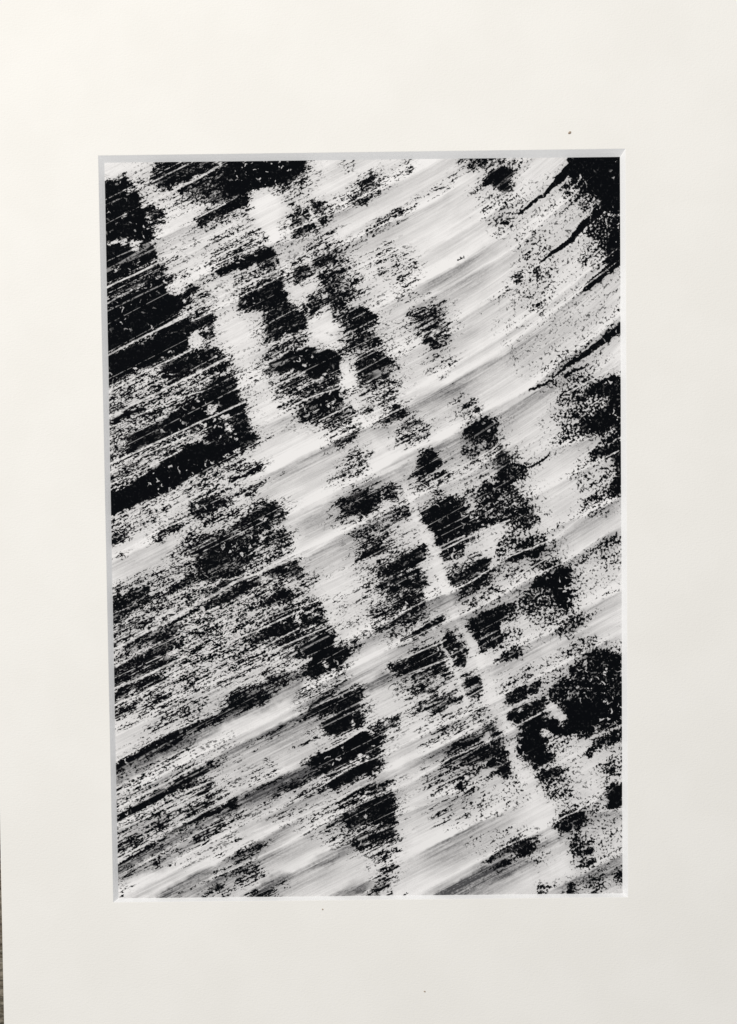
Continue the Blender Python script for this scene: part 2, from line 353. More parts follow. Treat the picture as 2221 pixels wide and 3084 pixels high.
 (.4,950,1720,1040,1690,980,1740), (.5,90,740,700,500,1250,500,1500,1000,1560,1250,900,1500,700,1700,90,1780)]),
(800, 1500, 2.722, [
 (.94,0,60,90,60,150,120,130,180,60,220,0,250), (.82,0,310,130,250,190,290,160,350,50,390,0,400), (.62,0,420,220,350,230,390,80,490,0,570),
 (.87,0,600,240,490,280,510,270,580,330,640,220,660,160,640,0,650), (.62,0,650,220,650,420,640,420,680,360,740,360,800,200,830,0,870),
 (.92,0,850,110,740,240,720,230,790,180,830,0,880), (-.9,150,680,180,700,170,740,150,720), (-.95,220,680,265,690,240,780,225,720), (-.8,200,850,270,810,290,850,240,870),
 (.83,20,960,330,860,440,850,490,910,440,940,300,920,150,980,30,1030), (.96,0,1080,220,960,480,970,520,1050,380,1040,150,1130,0,1140),
 (-.95,265,935,300,980,320,1010,290,1030,270,980), (.87,0,1190,180,1130,500,1050,540,1070,590,1130,540,1200,300,1170,150,1240),
 (1,300,1200,420,1130,540,1110,590,1130,550,1200,560,1240,640,1230,680,1270,640,1360,500,1400,400,1480,350,1480,380,1300,310,1260),
 (.83,150,1310,300,1230,370,1280,200,1320), (-.9,460,1310,480,1310,480,1360,510,1380,480,1390), (-.5,200,1370,370,1290,360,1310,250,1400),
 (.6,0,1430,340,1280,380,1300,340,1400,200,1380,0,1470), (.87,0,1500,200,1410,360,1390,360,1480,200,1490,60,1560,0,1600),
 (.78,650,1200,780,1150,810,1190,700,1250,620,1240), (.83,430,1480,640,1390,680,1400,640,1440,500,1510,420,1530),
 (.9,340,1630,500,1540,660,1480,640,1510,400,1620,310,1660), (.4,320,1560,460,1530,540,1560,400,1680,350,1680),
 (.96,310,1769,350,1720,500,1640,740,1560,790,1600,800,1769),
 (.87,560,60,620,10,760,0,930,0,940,60,880,110,800,160,740,110,620,90), (1,770,30,860,0,900,60,840,130,790,120),
 (.5,510,190,700,80,760,120,620,210,590,190,530,180), (.77,680,300,760,220,860,150,960,110,980,160,900,210,860,250,700,300),
 (.82,1000,160,1040,70,1090,50,1170,90,1200,150,1080,190,1010,190), (.62,740,330,760,270,920,210,1010,200,1000,250,920,280,800,340),
 (.67,750,380,870,310,940,300,1000,290,1050,340,1080,390,1000,440,900,430,760,400), (.96,730,530,760,500,850,430,940,400,1020,410,960,450,860,490,760,530),
 (.5,740,460,800,430,840,440,760,490), (.32,720,300,1000,200,1320,420,1350,980,900,1120,840,900,740,560), (.28,1000,1480,1500,1180,1633,1300,1560,1620,1180,1650), (.3,1120,330,1200,280,1260,290,1160,350), (.6,930,540,1160,400,1170,420,1000,520),
 (.93,930,640,940,570,1100,480,1300,390,1320,440,1300,490,1180,560,1050,630,960,650), (.75,780,640,930,570,920,600,800,650),
 (.77,890,710,1000,640,1080,640,1280,560,1310,610,1320,680,1300,780,1320,900,1340,980,1200,1010,1050,1050,920,1110,880,1060,860,960,880,900,1000,840,980,780,860,760,920,720),
 (.98,1030,940,1080,820,1200,790,1300,790,1310,890,1200,960,1060,1010), (.96,1010,690,1100,640,1200,700,1300,700,1280,770,1150,740),
 (.9,800,740,850,710,840,730), (.4,540,870,560,820,680,800,640,860), (.7,580,940,680,880,680,910,590,960), (.7,640,1080,680,1010,720,1010,690,1060),
 (.5,810,820,880,770,900,800,830,840), (.96,1100,1160,1300,1060,1440,980,1480,990,1450,1040,1300,1110,1120,1190), (.6,1000,1120,1340,1000,1340,1040,1040,1160),
 (.5,1060,1190,1130,1170,1100,1200), (.5,1180,1250,1440,1110,1450,1130,1280,1220,1200,1270),
 (.92,1020,1420,1120,1320,1400,1200,1440,1270,1470,1320,1280,1390,1120,1470,1050,1440), (.96,1330,1410,1480,1340,1480,1400,1380,1450),
 (.96,1450,1150,1520,1120,1560,1180,1600,1250,1633,1270,1633,1370,1510,1360,1500,1320,1540,1280,1490,1240,1480,1200),
 (.67,1110,1480,1300,1420,1480,1400,1500,1470,1460,1540,1250,1620,1160,1580,1180,1510), (.42,1480,1450,1600,1400,1633,1500,1500,1560),
 (.87,1180,1769,1300,1690,1440,1620,1560,1560,1560,1600,1400,1680,1280,1740), (.87,1400,1740,1580,1630,1600,1650,1440,1760), (.4,1130,1640,1240,1600,1230,1640),
 (.96,1300,180,1400,100,1480,20,1633,0,1633,310,1500,390,1420,400,1410,350,1440,290,1380,250), (.5,1270,110,1380,40,1450,0,1400,110,1330,180),
 (.92,1450,480,1633,360,1633,430,1540,490,1480,510), (.6,1500,590,1560,550,1633,560,1540,620), (.96,1530,720,1560,640,1633,620,1633,760), (.6,1580,790,1633,770,1633,830)]),
(1300, 1500, 2.634, [
 (.95,0,110,60,40,130,0,230,30,260,90,280,150,340,160,380,220,340,280,100,370,50,390,60,310,40,220), (.82,100,400,320,300,340,320,180,450,100,460),
 (.77,370,130,400,20,620,0,760,0,800,60,830,180,780,250,660,260,640,180,500,210,440,250,380,190), (.92,560,170,700,100,760,60,720,130,640,180),
 (.6,300,20,400,0,380,40), (.35,840,100,910,140,860,160), (.62,520,440,520,370,600,310,720,290,660,380,580,420),
 (.95,640,440,700,370,820,320,880,300,900,420,840,470,720,460,600,520,560,500), (.5,880,300,1000,200,1040,210,960,270,900,320),
 (.45,880,420,880,360,1020,340,1000,390), (.52,600,660,660,560,820,490,800,560,660,620), (.9,800,550,840,510,1000,490,1020,530,900,580),
 (1,780,720,830,620,960,600,1060,540,1110,580,1090,680,1050,720,1140,800,1100,870,1060,920,1010,870,980,790,960,710,840,710),
 (.5,1100,590,1160,600,1150,690,1190,780,1130,830), (.72,700,840,740,750,860,720,960,750,1000,870,880,880,780,920,700,910),
 (.5,780,960,880,910,1100,880,1140,910,980,960,820,1010), (.77,1010,1060,1060,1000,1160,920,1240,970,1100,1060,1030,1080), (.6,1080,1100,1150,1080,1120,1130),
 (.52,1090,510,1180,460,1240,450,1240,500,1120,530), (.62,1240,440,1330,370,1520,280,1520,370,1400,410,1320,440), (.5,1370,470,1510,420,1480,500,1390,560),
 (.5,1190,70,1200,30,1320,0,1480,0,1380,60,1230,110), (.4,1210,140,1390,60,1380,140,1260,150), (.3,1330,780,1510,680,1510,720,1350,790), (.12,1150,500,1490,450,1490,700,1200,800),
 (.96,170,700,190,640,280,580,340,500,440,490,470,550,430,640,330,700,260,730), (.55,140,640,150,560,300,450,380,440,480,480,520,600,500,680,540,740,420,790,280,860,220,780,200,720),
 (.42,260,900,540,760,540,800,300,920), (.93,290,1050,310,960,420,910,640,840,660,890,560,970,500,1060,400,1090), (.9,340,1110,420,1090,580,1080,590,1130,500,1180,410,1210),
 (.4,500,1060,640,960,680,1040,720,1130,600,1150), (.87,500,1300,560,1260,660,1190,730,1210,720,1250,600,1290), (.82,580,1460,700,1390,760,1340,740,1370), (.5,490,1430,590,1380,560,1400),
 (.6,580,1510,620,1450,760,1400,800,1440,700,1500), (.93,570,1620,600,1560,720,1510,850,1470,840,1530,720,1590,640,1630), (.6,1060,1240,1120,1180,1280,1100,1330,1170,1220,1230,1100,1260),
 (.42,920,1300,1000,1280,1060,1240,1060,1300,960,1350), (.9,1110,1340,1250,1240,1430,1210,1520,1270,1520,1712,1060,1712,1000,1640,940,1580,940,1540,1000,1470,1100,1430),
 (-.6,1200,1320,1260,1300,1230,1360), (-.6,1370,1370,1410,1350,1400,1390), (-.5,1180,1590,1220,1570,1200,1610), (-.6,1370,1610,1400,1600,1390,1630), (.6,840,1590,900,1570,940,1600,860,1620), (.96,640,1712,680,1660,800,1620,940,1640,930,1712),
 (-.9,930,1700,960,1650,1000,1660,1040,1712), (.9,0,1000,100,950,110,980,0,1040), (.96,80,1120,160,1090,200,1170,190,1230,260,1260,240,1330,150,1310,140,1270,110,1210),
 (.72,210,1160,290,1150,330,1230,270,1250), (.92,0,1180,60,1170,110,1290,100,1370,0,1390), (.87,240,1480,290,1410,390,1440,340,1490,410,1480,400,1560,320,1600,280,1600),
 (.5,0,1440,120,1400,140,1480,0,1540), (.87,0,1620,220,1580,200,1620,30,1700,0,1700), (.28,520,300,900,260,1180,600,1200,900,1080,1100,700,950,560,660), (.28,140,560,480,440,700,850,720,1150,340,1150), (.25,560,1450,1100,1200,1100,1600,600,1700), (.45,200,1712,260,1640,400,1600,450,1712)]),
(300, 2100, 2.722, [
 (.78,110,90,320,60,300,110,110,180), (.6,120,260,200,210,270,200,240,240), (.77,370,20,470,0,450,40,400,50), (.5,330,170,440,60,480,70,460,120),
 (.67,380,270,480,190,700,80,750,150,600,180,480,240), (.5,230,390,360,300,360,330,260,380), (.42,500,300,600,220,760,180,620,260),
 (1,110,560,320,460,330,440,580,310,800,220,1050,110,1060,150,800,270,560,400,320,500,110,640), (.95,110,580,320,490,560,410,540,440,300,540,110,670),
 (.96,1050,20,1300,0,1380,0,1180,90,1060,130), (.45,120,700,700,350,820,330,560,440,300,580,120,730), (.62,460,610,520,550,710,470,640,520,520,600),
 (.62,300,760,540,640,500,660,320,770), (.52,110,870,180,810,260,790,200,830), (.5,240,720,400,650,330,700),
 (.98,110,980,350,870,560,740,840,570,960,540,940,570,780,680,560,800,360,900,110,1050), (.8,440,860,700,750,860,650,880,660,620,800,420,880),
 (.88,710,820,760,780,900,730,930,750,800,800), (.6,970,690,1030,660,1040,700,990,720), (.96,700,940,800,870,940,790,1000,770,920,840,820,930,700,980),
 (.62,980,770,1060,750,1110,770,1000,800), (.82,420,1040,480,950,550,920,540,980,640,960,560,1040,480,1080), (.72,380,1140,520,1060,640,1030,500,1090,400,1150),
 (.87,110,1240,260,1160,370,1150,350,1190,110,1280), (.6,110,1320,350,1210,340,1250,200,1300), (.5,250,1100,310,1090,280,1120),
 (1,800,980,1000,890,1130,830,1120,870,900,980,700,1080,400,1240,110,1440,110,1400,400,1220,640,1070),
 (.92,770,1200,800,1120,960,1040,1100,960,1190,950,1060,1020,960,1090,840,1170), (.6,1020,1110,1190,1050,1060,1110), (.5,790,1250,940,1160,960,1150,820,1250),
 (.72,110,1520,340,1390,330,1410,180,1490), (.62,410,1360,460,1300,620,1220,640,1240,500,1350,470,1380), (.42,440,1400,700,1340,560,1380,300,1450),
 (.62,940,1290,1020,1260,1030,1280,970,1310), (.5,810,1330,850,1290,840,1330), (.65,1100,1190,1150,1150,1170,1170,1110,1200),
 (.83,1090,1340,1200,1250,1330,1200,1300,1270,1200,1340,1120,1380), (.87,920,1480,940,1420,1030,1410,1010,1450,940,1490), (.72,640,1610,760,1570,700,1600),
 (.62,1120,1470,1300,1350,1330,1470,1200,1530,1130,1520), (.78,890,1600,980,1520,1000,1560,920,1600), (.82,960,1620,1050,1580,1040,1620,980,1640),
 (.87,1190,1620,1440,1590,1440,1625,1200,1650), (.5,1040,1580,1120,1540,1100,1590), (.42,1490,1540,1530,1490,1560,1550,1520,1580), (.62,110,1660,200,1610,210,1630,160,1660),
 (.4,110,1620,280,1550,200,1600), (.42,1190,700,1280,610,1400,550,1420,620,1300,660), (.55,1160,430,1250,370,1530,240,1520,270,1300,380), (.36,960,500,1160,420,1000,510),
 (.87,1240,770,1400,700,1500,650,1490,680,1280,780), (.87,1440,810,1520,730,1640,680,1640,760,1500,790), (.62,1300,900,1420,800,1420,840,1330,910),
 (.3,1420,970,1480,930,1460,990), (.35,1270,450,1320,420,1290,460), (.4,1590,400,1640,420,1600,460), (.35,1330,510,1390,490,1370,520), (.34,110,700,700,420,1000,800,700,1200,110,1560), (.13,700,420,1100,300,1300,1000,700,1400)]),
(800, 2100, 2.722, [
 (.2,1250,200,1633,100,1633,900,1350,950), (.18,0,900,500,900,700,1250,300,1100,0,1000), (.96,310,150,360,100,500,30,620,0,780,0,790,30,600,90,440,140,340,170), (.98,430,250,500,200,660,120,780,100,800,180,830,200,760,240,640,280,540,310,500,280),
 (.83,640,40,790,20,780,70,620,110), (.62,350,300,380,280,390,310,360,330), (.72,300,380,460,330,350,380,320,400), (.92,860,260,960,210,1110,150,1100,200,960,270,880,290),
 (.72,1050,260,1100,240,1100,280),
 (1,310,560,440,470,600,380,800,280,860,280,970,330,930,400,940,440,970,480,920,500,920,570,930,600,850,630,760,650,680,700,560,720,480,720,540,640,400,640,560,560,380,560),
 (.87,350,640,480,580,560,570,440,650,380,660), (-.85,720,510,770,540,750,560,700,540), (-.85,770,460,810,480,790,500), (-.8,695,210,720,195,715,212,700,220), (-.8,865,295,895,285,890,315,870,315), (.87,540,760,560,730,760,670,640,730,600,780),
 (.62,860,620,970,520,960,570,880,660), (.87,0,840,100,780,240,700,380,650,360,680,200,770,60,830), (.67,260,840,270,780,400,740,480,700,540,720,360,810),
 (.98,780,770,860,720,1040,690,1030,740,880,810,840,820), (.96,600,930,620,880,800,810,820,850,700,900), (.82,480,910,760,760,880,700,780,790,640,850),
 (-.8,800,790,830,790,820,830), (.96,640,1000,760,920,880,840,1030,790,1040,860,1060,990,1060,1060,1000,1050,900,1020,840,1040,680,1090,680,1040),
 (.77,520,1080,560,1000,660,940,680,1000,620,1060), (.62,520,930,600,920,580,970,520,990), (.92,660,1190,760,1110,860,1080,1040,1060,1070,1120,1000,1160,880,1170,780,1230,700,1200),
 (.62,520,1180,620,1100,680,1090,660,1150,540,1190), (.72,760,1260,880,1180,1110,1150,1090,1180,920,1220,800,1280), (.5,300,1020,480,930,480,960,340,1030),
 (.62,870,1350,1000,1280,1060,1260,1060,1340,900,1370), (.52,820,1310,960,1270,860,1310), (.72,1060,1280,1130,1230,1100,1280), (.87,900,1480,960,1420,1020,1430,980,1470),
 (.87,1020,1410,1080,1380,1110,1400,1050,1430), (.77,860,1520,1000,1480,1150,1430,1000,1510,880,1530), (.87,830,1600,920,1540,1020,1530,900,1600,840,1620), (.77,960,1600,1050,1580,1040,1610),
 (.4,830,1420,860,1380,900,1400,840,1440), (.35,1130,1610,1180,1600,1140,1620), (.72,0,1600,70,1590,80,1620,0,1630), (.45,160,1550,210,1540,190,1570), (.6,580,1290,640,1260,610,1290),
 (.6,140,890,170,870,160,890), (.35,60,960,110,930,100,980), (.92,1180,120,1280,50,1560,0,1600,10,1520,60,1340,90), (.87,1330,130,1520,40,1600,20,1500,80,1360,140),
 (.47,1400,200,1633,90,1633,300,1450,360,1400,290), (.62,1230,190,1260,170,1250,190), (.83,1440,490,1560,420,1633,360,1633,480,1520,580,1480,570), (.35,1330,500,1400,480,1340,550),
 (.5,1290,650,1340,640,1320,670), (.52,1380,700,1480,620,1633,600,1633,740,1500,720,1400,740), (.62,1600,720,1633,700,1633,770), (.28,1370,900,1480,820,1560,860,1450,910)]),
(1300, 2100, 2.634, [
 (.92,0,0,230,0,220,30,60,90,0,60), (.22,0,640,700,560,860,760,560,900,100,1050,0,1000), (.18,250,1100,900,1050,1000,1300,450,1400), (.2,1000,850,1510,750,1510,1500,1150,1400), (.5,250,90,300,20,430,0,440,100,400,130,270,120), (.42,0,220,200,120,440,130,420,200,230,270,180,240,40,210),
 (.65,180,250,240,210,250,260), (.42,40,340,220,260,60,360), (.92,570,40,620,0,760,0,700,30,600,60),
 (1,630,170,660,90,760,50,880,60,940,40,920,80,880,140,900,190,1060,190,1100,120,1060,70,1100,30,1300,0,1520,0,1520,150,1270,240,1080,300,1000,290,920,330,880,370,920,400,950,440,1000,470,940,520,830,570,820,530,760,500,660,490,650,430,700,390,690,330,680,290,700,250),
 (-.95,930,80,990,70,1060,120,1050,170,980,190,940,140), (-.95,860,270,920,280,940,300,880,310), (-.4,880,380,920,350,1000,330,1080,320,1090,370,980,430,910,440),
 (-.9,670,290,710,290,690,310), (-.8,725,85,740,85,735,100), (-.6,1020,220,1090,190,1060,230),
 (.62,920,420,960,340,1090,310,1080,370,960,440), (.82,1130,300,1300,230,1520,160,1520,200,1360,250,1180,330), (.93,1230,450,1290,370,1400,300,1520,240,1520,330,1420,370,1330,400,1240,470),
 (.52,1440,430,1520,380,1520,450), (.62,1340,560,1440,490,1520,470,1520,610,1380,660,1370,620), (1,1390,720,1440,690,1525,690,1525,860,1430,870,1400,800), (.52,1280,830,1290,780,1360,770,1320,830),
 (.96,850,640,900,600,1060,560,1040,600,960,640,870,670), (.67,860,680,960,630,1070,620,1080,670,980,700,900,750), (.67,920,800,1000,730,1110,730,1090,790,970,830),
 (.87,420,250,440,210,490,200,540,270,560,330,480,320,430,290),
 (.86,80,490,220,350,370,290,360,360,440,370,560,350,580,420,620,480,650,500,640,580,680,600,600,650,550,620,540,560,440,580,300,660,240,740,230,700,360,610,460,540,380,520,300,540,260,500,140,560,60,570),
 (.5,0,640,60,570,250,520,460,540,360,600,230,650,40,700), (.98,540,540,630,490,650,540,600,620,550,620), (.82,280,440,440,390,400,440,300,490), (.5,230,740,480,650,420,700,350,750),
 (.72,620,650,690,620,680,650), (.4,310,840,500,750,480,780,340,840), (.36,560,810,700,710,690,760,600,810), (.45,700,830,780,870,750,890), (.3,130,1030,320,900,400,900,370,950,200,1010),
 (.42,480,900,550,940,500,940), (.52,540,1080,640,1030,640,1060,560,1080), (.87,990,1010,1040,930,1130,880,1200,930,1250,980,1190,1030,1060,1070,1010,1100), (.62,1110,870,1240,840,1280,870,1150,920),
 (.77,1100,1080,1170,1090,1200,1160,1270,1150,1270,1240,1140,1260,1110,1180,1150,1140), (.83,1170,1350,1210,1290,1310,1270,1320,1300,1240,1350), (.32,1300,1150,1440,1060,1500,1030,1460,1130,1340,1170),
 (.85,1410,1110,1450,1100,1440,1130), (.65,1470,1200,1520,1190,1520,1220), (.77,460,1300,480,1250,600,1170,700,1110,840,1150,830,1220,700,1280,640,1220,500,1290),
 (.92,700,1210,780,1170,830,1220,740,1260), (.87,460,1370,500,1330,620,1280,630,1300,500,1380), (.52,770,1270,870,1290,850,1320), (.42,840,1390,870,1370,860,1410),
 (.78,820,1560,860,1490,980,1490,900,1540), (.92,1050,1560,1100,1490,1180,1540,1120,1560), (.68,1230,1440,1360,1420,1360,1470,1320,1540,1260,1530), (.83,1440,1400,1520,1380,1520,1480,1460,1470)]),
]
# soft wash bands: (strength, polygon)
WASH = [
(300, 2100, 2.722, [(.55,110,1470,400,1270,760,1090,1100,900,1200,860,1000,960,700,1130,400,1290), (.4,480,1650,620,1540,900,1440,880,1470,640,1600,540,1650), (.5,1120,830,1640,590,1640,680,1200,860),
  (.45,110,640,560,420,850,290,1000,200,1100,130,1200,100,900,300,500,490,110,720), (.35,110,1520,500,1330,900,1100,500,1400)]),
(800, 2100, 2.722, [(.6,0,730,130,660,350,580,480,560,300,660,0,800), (.45,0,1540,130,1450,200,1480,80,1540,0,1580), (.28,600,1620,700,1550,820,1520,780,1600), (.35,370,1390,480,1290,640,1240,700,1230,560,1330,400,1400)]),
(1300, 2100, 2.634, [(.45,100,1560,240,1470,470,1370,700,1310,800,1310,560,1420,330,1490,250,1560), (.22,1000,1500,1220,1400,1510,1270,1510,1400,1240,1460,1100,1500), (.3,840,1190,980,1110,1010,1110,860,1200)]),
(800, 1500, 2.722, [(.45,840,1560,950,1450,1000,1470,900,1540)]),
(300, 1500, 2.722, [(.35,1000,1769,1640,1500,1640,1600,1200,1769)]),
]
# folds: bright ridge with grey falling away below: (x1,y1,x2,y2,width,strength)
FOLD = [
(270,430,2.592,[(500,760,850,610,60,.25),(820,1080,1040,960,60,.15)]),
(800,430,2.722,[(0,830,330,780,90,.12),(560,580,760,500,40,.2),(600,780,1110,510,60,.1),(900,1370,1633,960,150,.1),(1250,1160,1633,960,120,.13)]),
(1300,430,2.722,[(0,1100,560,780,100,.13),(0,860,760,430,60,.07),(150,1490,800,1100,60,.09)]),
(800,950,2.722,[(1040,350,1633,100,100,.13),(1200,700,1633,480,160,.14),(0,890,250,800,90,.17),(0,1310,600,1040,60,.22),(1000,1280,1260,1170,90,.17),(1390,1080,1633,980,80,.25),(780,1390,1000,1290,50,.25),(350,1600,700,1440,80,.2),(780,930,1040,900,100,.12)]),
(1300,950,2.722,[(0,600,560,330,100,.12),(560,330,1000,50,100,.12),(0,1080,330,900,70,.3),(520,830,1000,530,60,.3),(800,1500,1540,1120,50,.09),(1000,1090,1300,1000,60,.15)]),
(300,1500,2.722,[(120,520,560,300,130,.15),(740,1620,1000,1500,150,.15)]),
(800,1500,2.722,[(250,200,560,70,90,.2),(250,460,700,240,100,.12),(760,1180,1000,1080,60,.2),(850,1510,1300,1330,60,.25),(1340,830,1633,750,90,.25)]),
(1300,1500,2.634,[(930,260,1490,0,60,.2),(1190,890,1490,740,60,.22),(700,1180,1200,960,60,.25),(400,1350,700,1220,50,.25)]),
(300,2100,2.722,[(900,500,1640,130,90,.3),(1120,830,1640,590,100,.4),(160,1080,480,960,80,.2),(440,1630,1400,1130,90,.35),(1200,1600,1640,1400,80,.35),(200,1640,700,1380,150,.15)]),
(800,2100,2.722,[(0,270,330,130,70,.35),(0,1140,240,1010,60,.2),(340,1400,700,1210,80,.3),(820,680,1140,560,60,.2),(1140,540,1633,330,60,.2),(560,1610,850,1500,70,.3),(1200,1310,1633,1080,90,.25),(1420,1600,1633,1500,80,.5),(1060,970,1633,780,50,.15)]),
(1300,2100,2.634,[(0,1170,560,910,90,.25),(20,1550,470,1320,110,.5),(0,800,230,740,70,.25),(1010,1500,1500,1260,90,.3),(830,1170,1010,1100,60,.3),(1230,900,1500,900,70,.2),(0,420,420,220,60,.25)]),
]
# pale drag lines left by the brush: (strength, half width px, x,y,x,y,...)
DRAG = [
(270,430,2.592,[(1,5,410,505,1000,190),(1,4,130,1130,560,930),(.8,4,130,1260,330,1150),(.9,4,830,590,1060,470),(1,5,540,1455,980,1220,1540,960),(.9,4,560,900,1000,700,1640,390),(.8,4,960,960,1350,790),(.8,4,800,1390,1180,1230)]),
(270,950,2.592,[(1,4,130,325,500,130,760,10),(.9,4,130,610,560,380,800,265),(1,5,130,805,830,455,1100,325),(.8,4,130,890,500,730,700,640,900,590),(.7,3,290,940,510,840),(.9,4,130,1175,600,960,870,830,1220,670),(.9,4,130,1235,480,1070,830,920),(.8,4,130,1335,460,1190,720,1050)]),
(800,950,2.722,[(.8,4,0,250,340,130),(.9,4,0,620,330,460),(.9,4,0,870,300,700,610,590),(.8,4,440,870,690,740),(.8,5,800,830,1100,700),(.7,4,860,650,1110,540),(.8,3,740,350,900,260)]),
(1300,950,2.722,[(.9,4,0,1370,500,1100,560,1050),(.8,4,1080,650,1540,400),(.7,4,800,1490,1540,1110)]),
(300,1500,2.722,[(.8,4,90,235,330,120),(.9,4,90,495,430,300,700,170),(1,6,90,1260,640,970,1100,700,1640,470),(.8,4,150,1370,500,1190),(1,5,90,1585,700,1310),(.9,5,90,1725,480,1530,740,1380),(.9,4,1100,1170,1640,930),(.7,3,680,460,930,330),(.7,3,90,955,280,880),(.8,4,1000,1400,1640,1070)]),
(800,1500,2.722,[(1,5,0,570,600,300,960,110),(.7,4,0,980,440,840),(.9,4,0,1280,300,1150,500,1060),(.7,4,850,880,1060,800),(.9,4,1120,1330,1480,1160),(.8,4,1100,1480,1480,1320),(.9,4,1400,420,1633,310),(.8,4,380,1720,760,1550)]),
(1300,1500,2.634,[(.9,4,0,460,340,290,620,180),(.8,4,640,640,940,470),(.8,4,560,1712,900,1560)]),
(300,2100,2.722,[(.9,4,110,545,560,290,800,200),(.9,4,110,760,700,430),(.9,5,110,940,560,700,900,510,1640,130),(.8,4,110,1055,700,790,1000,640),(.9,5,110,1360,640,1050,1000,870,1640,560),(.8,4,110,1510,760,1130,1100,990),(.8,4,110,1620,800,1250,1200,1030,1640,800)]),
(800,2100,2.722,[(1,5,500,440,700,330,800,270),(.8,4,0,880,480,650,700,560),(1,6,0,1110,560,860,860,700,1060,610,1633,300),(.8,3,520,1000,900,830),(.8,4,560,1240,860,1060),(.6,3,640,150,800,90)]),
(1300,2100,2.634,[(1,5,0,400,420,200,760,20),(.7,3,80,560,380,400),(.6,3,820,590,1500,190)]),
]
# pale spines crossing the strokes: (ink cleared, lightening, half width, points in the reduced picture)
SPINE = [
 (.5, .8, 9, (560,440,600,510,650,640,690,730,750,770,768,840,800,930,850,1010,900,1080,930,1160,965,1230,980,1300)),
 (.8, 1.0, 11, (800,930,850,1010,900,1080,930,1160,965,1230,980,1300)),
 (.95, 1.0, 13, (980,1300,1020,1390,1055,1450,1090,1530,1120,1600,1135,1680)),
 (.65, 1.0, 20, (1135,1680,1175,1745,1205,1820,1245,1930)),
 (.75, .7, 6, (970,1400,1000,1470,1040,1570)),
 (0, .45, 40, (350,520,400,610,480,680,530,790,560,900,600,1000,640,1150,690,1300,740,1420,800,1490,830,1570,870,1700,885,1800,920,1900)),
 (0, .5, 45, (560,1000,700,940,850,1010,920,1010)), (0, .45, 60, (620,1900,700,1860,760,1850)), (0, .45, 50, (900,960,1000,1000,1100,870)),
]
# wet tapering strokes: (x, y, width) along the stroke
STROKE = [
(1300, 430, 2.722, [(720,590,5,840,490,14,940,410,26,1050,290,44,1150,200,60,1250,130,90), (910,965,8,1050,865,26,1150,790,32,1240,680,46,1340,590,58,1440,490,56,1540,420,70),
  (1250,1210,18,1280,1180,42,1380,1090,46,1460,1030,52,1560,950,44), (1430,300,120,1500,260,160), (500,270,40,560,260,50), (600,360,24,630,390,14)]),
(1300, 950, 2.722, [(1000,510,5,1150,385,20,1330,270,34,1420,200,42,1560,85,46), (800,612,3,980,540,14), (815,1255,3,960,1150,10), (1100,505,8,1180,450,18,1250,425,10)]),
(300, 2100, 2.722, [(110,1010,50,350,890,40,560,770,36,700,680,30,820,600,12), (110,610,50,330,480,30,600,350,26)]),
(800, 2100, 2.722, [(300,565,4,440,490,14,600,400,24,800,300,40)]),
(270, 950, 2.592, [(130,1500,80,400,1350,90,700,1180,90,900,1090,60,1150,1010,40), (1120,1300,14,1320,1180,16)]),
(800, 1500, 2.722, [(740,525,10,850,470,30,980,420,24), (1120,1175,20,1300,1080,40,1460,1000,44)]),
]
# long ridges that follow the whole sweep of the brush: (start x, start y, end x, shade)
RIDGE = [(440,705,1000,.16),(600,1048,1373,.22),(620,1150,1373,.26),(660,1240,1150,.20),(770,1425,1373,.24),(640,1555,1373,.26),(300,1745,880,.26),
 (560,1820,1373,.24),(420,1975,1250,.30),(930,1975,1373,.34),(900,690,1300,.16),(560,560,1180,.14),(880,880,1373,.18)]
# sheet corners in the picture the brush work was measured in -> sheet coordinates (plane homography)
SRC = 2221 / 1633
CP = [(232 * SRC, 361 * SRC), (1373 * SRC, 348 * SRC), (1379 * SRC, 1979 * SRC), (263 * SRC, 1990 * SRC)]
def homography(a, b):
    A, B = [], []
    for (x, y), (u, v) in zip(a, b):
        A += [[x, y, 1, 0, 0, 0, -u * x, -u * y], [0, 0, 0, x, y, 1, -v * x, -v * y]]; B += [u, v]
    return np.append(np.linalg.solve(np.array(A, float), np.array(B, float)), 1).reshape(3, 3)
HM = homography(INN, CP)
NX, NY = 560, 806
gx, gy = np.meshgrid(np.linspace(-0.0765, 0.0765, NX), np.linspace(0.1095, -0.1105, NY))
den = HM[2, 0] * gx + HM[2, 1] * gy + 1
X = (HM[0, 0] * gx + HM[0, 1] * gy + HM[0, 2]) / den
Y = (HM[1, 0] * gx + HM[1, 1] * gy + HM[1, 2]) / den

def vnoise(x, y, cell, seed):
    """smooth value noise on a lattice"""
    r = np.random.default_rng(seed).random((256, 256))
    xi, yi = np.floor(x / cell), np.floor(y / cell)
    fx, fy = x / cell - xi, y / cell - yi
    xi, yi = xi.astype(int) & 255, yi.astype(int) & 255
    fx, fy = fx * fx * (3 - 2 * fx), fy * fy * (3 - 2 * fy)
    x1, y1 = (xi + 1) & 255, (yi + 1) & 255
    return (r[yi, xi] * (1 - fx) + r[yi, x1] * fx) * (1 - fy) + (r[y1, xi] * (1 - fx) + r[y1, x1] * fx) * fy
WX = X + (vnoise(X, Y, 13, 1) - .5) * 13 + (vnoise(X, Y, 34, 2) - .5) * 14
WY = Y + (vnoise(X, Y, 13, 3) - .5) * 9 + (vnoise(X, Y, 34, 4) - .5) * 10
# flow coordinates along (S) and across (T) the brush strokes, curling up towards the right
KC = np.maximum(10, 114 * (1 - (Y - 600) / 1200))
XR = np.maximum(X - 1200, 0)
T = Y + 0.5 * (X - 1100) + KC * (XR / 600) ** 2
S = X - 0.5 * (Y - 1500)

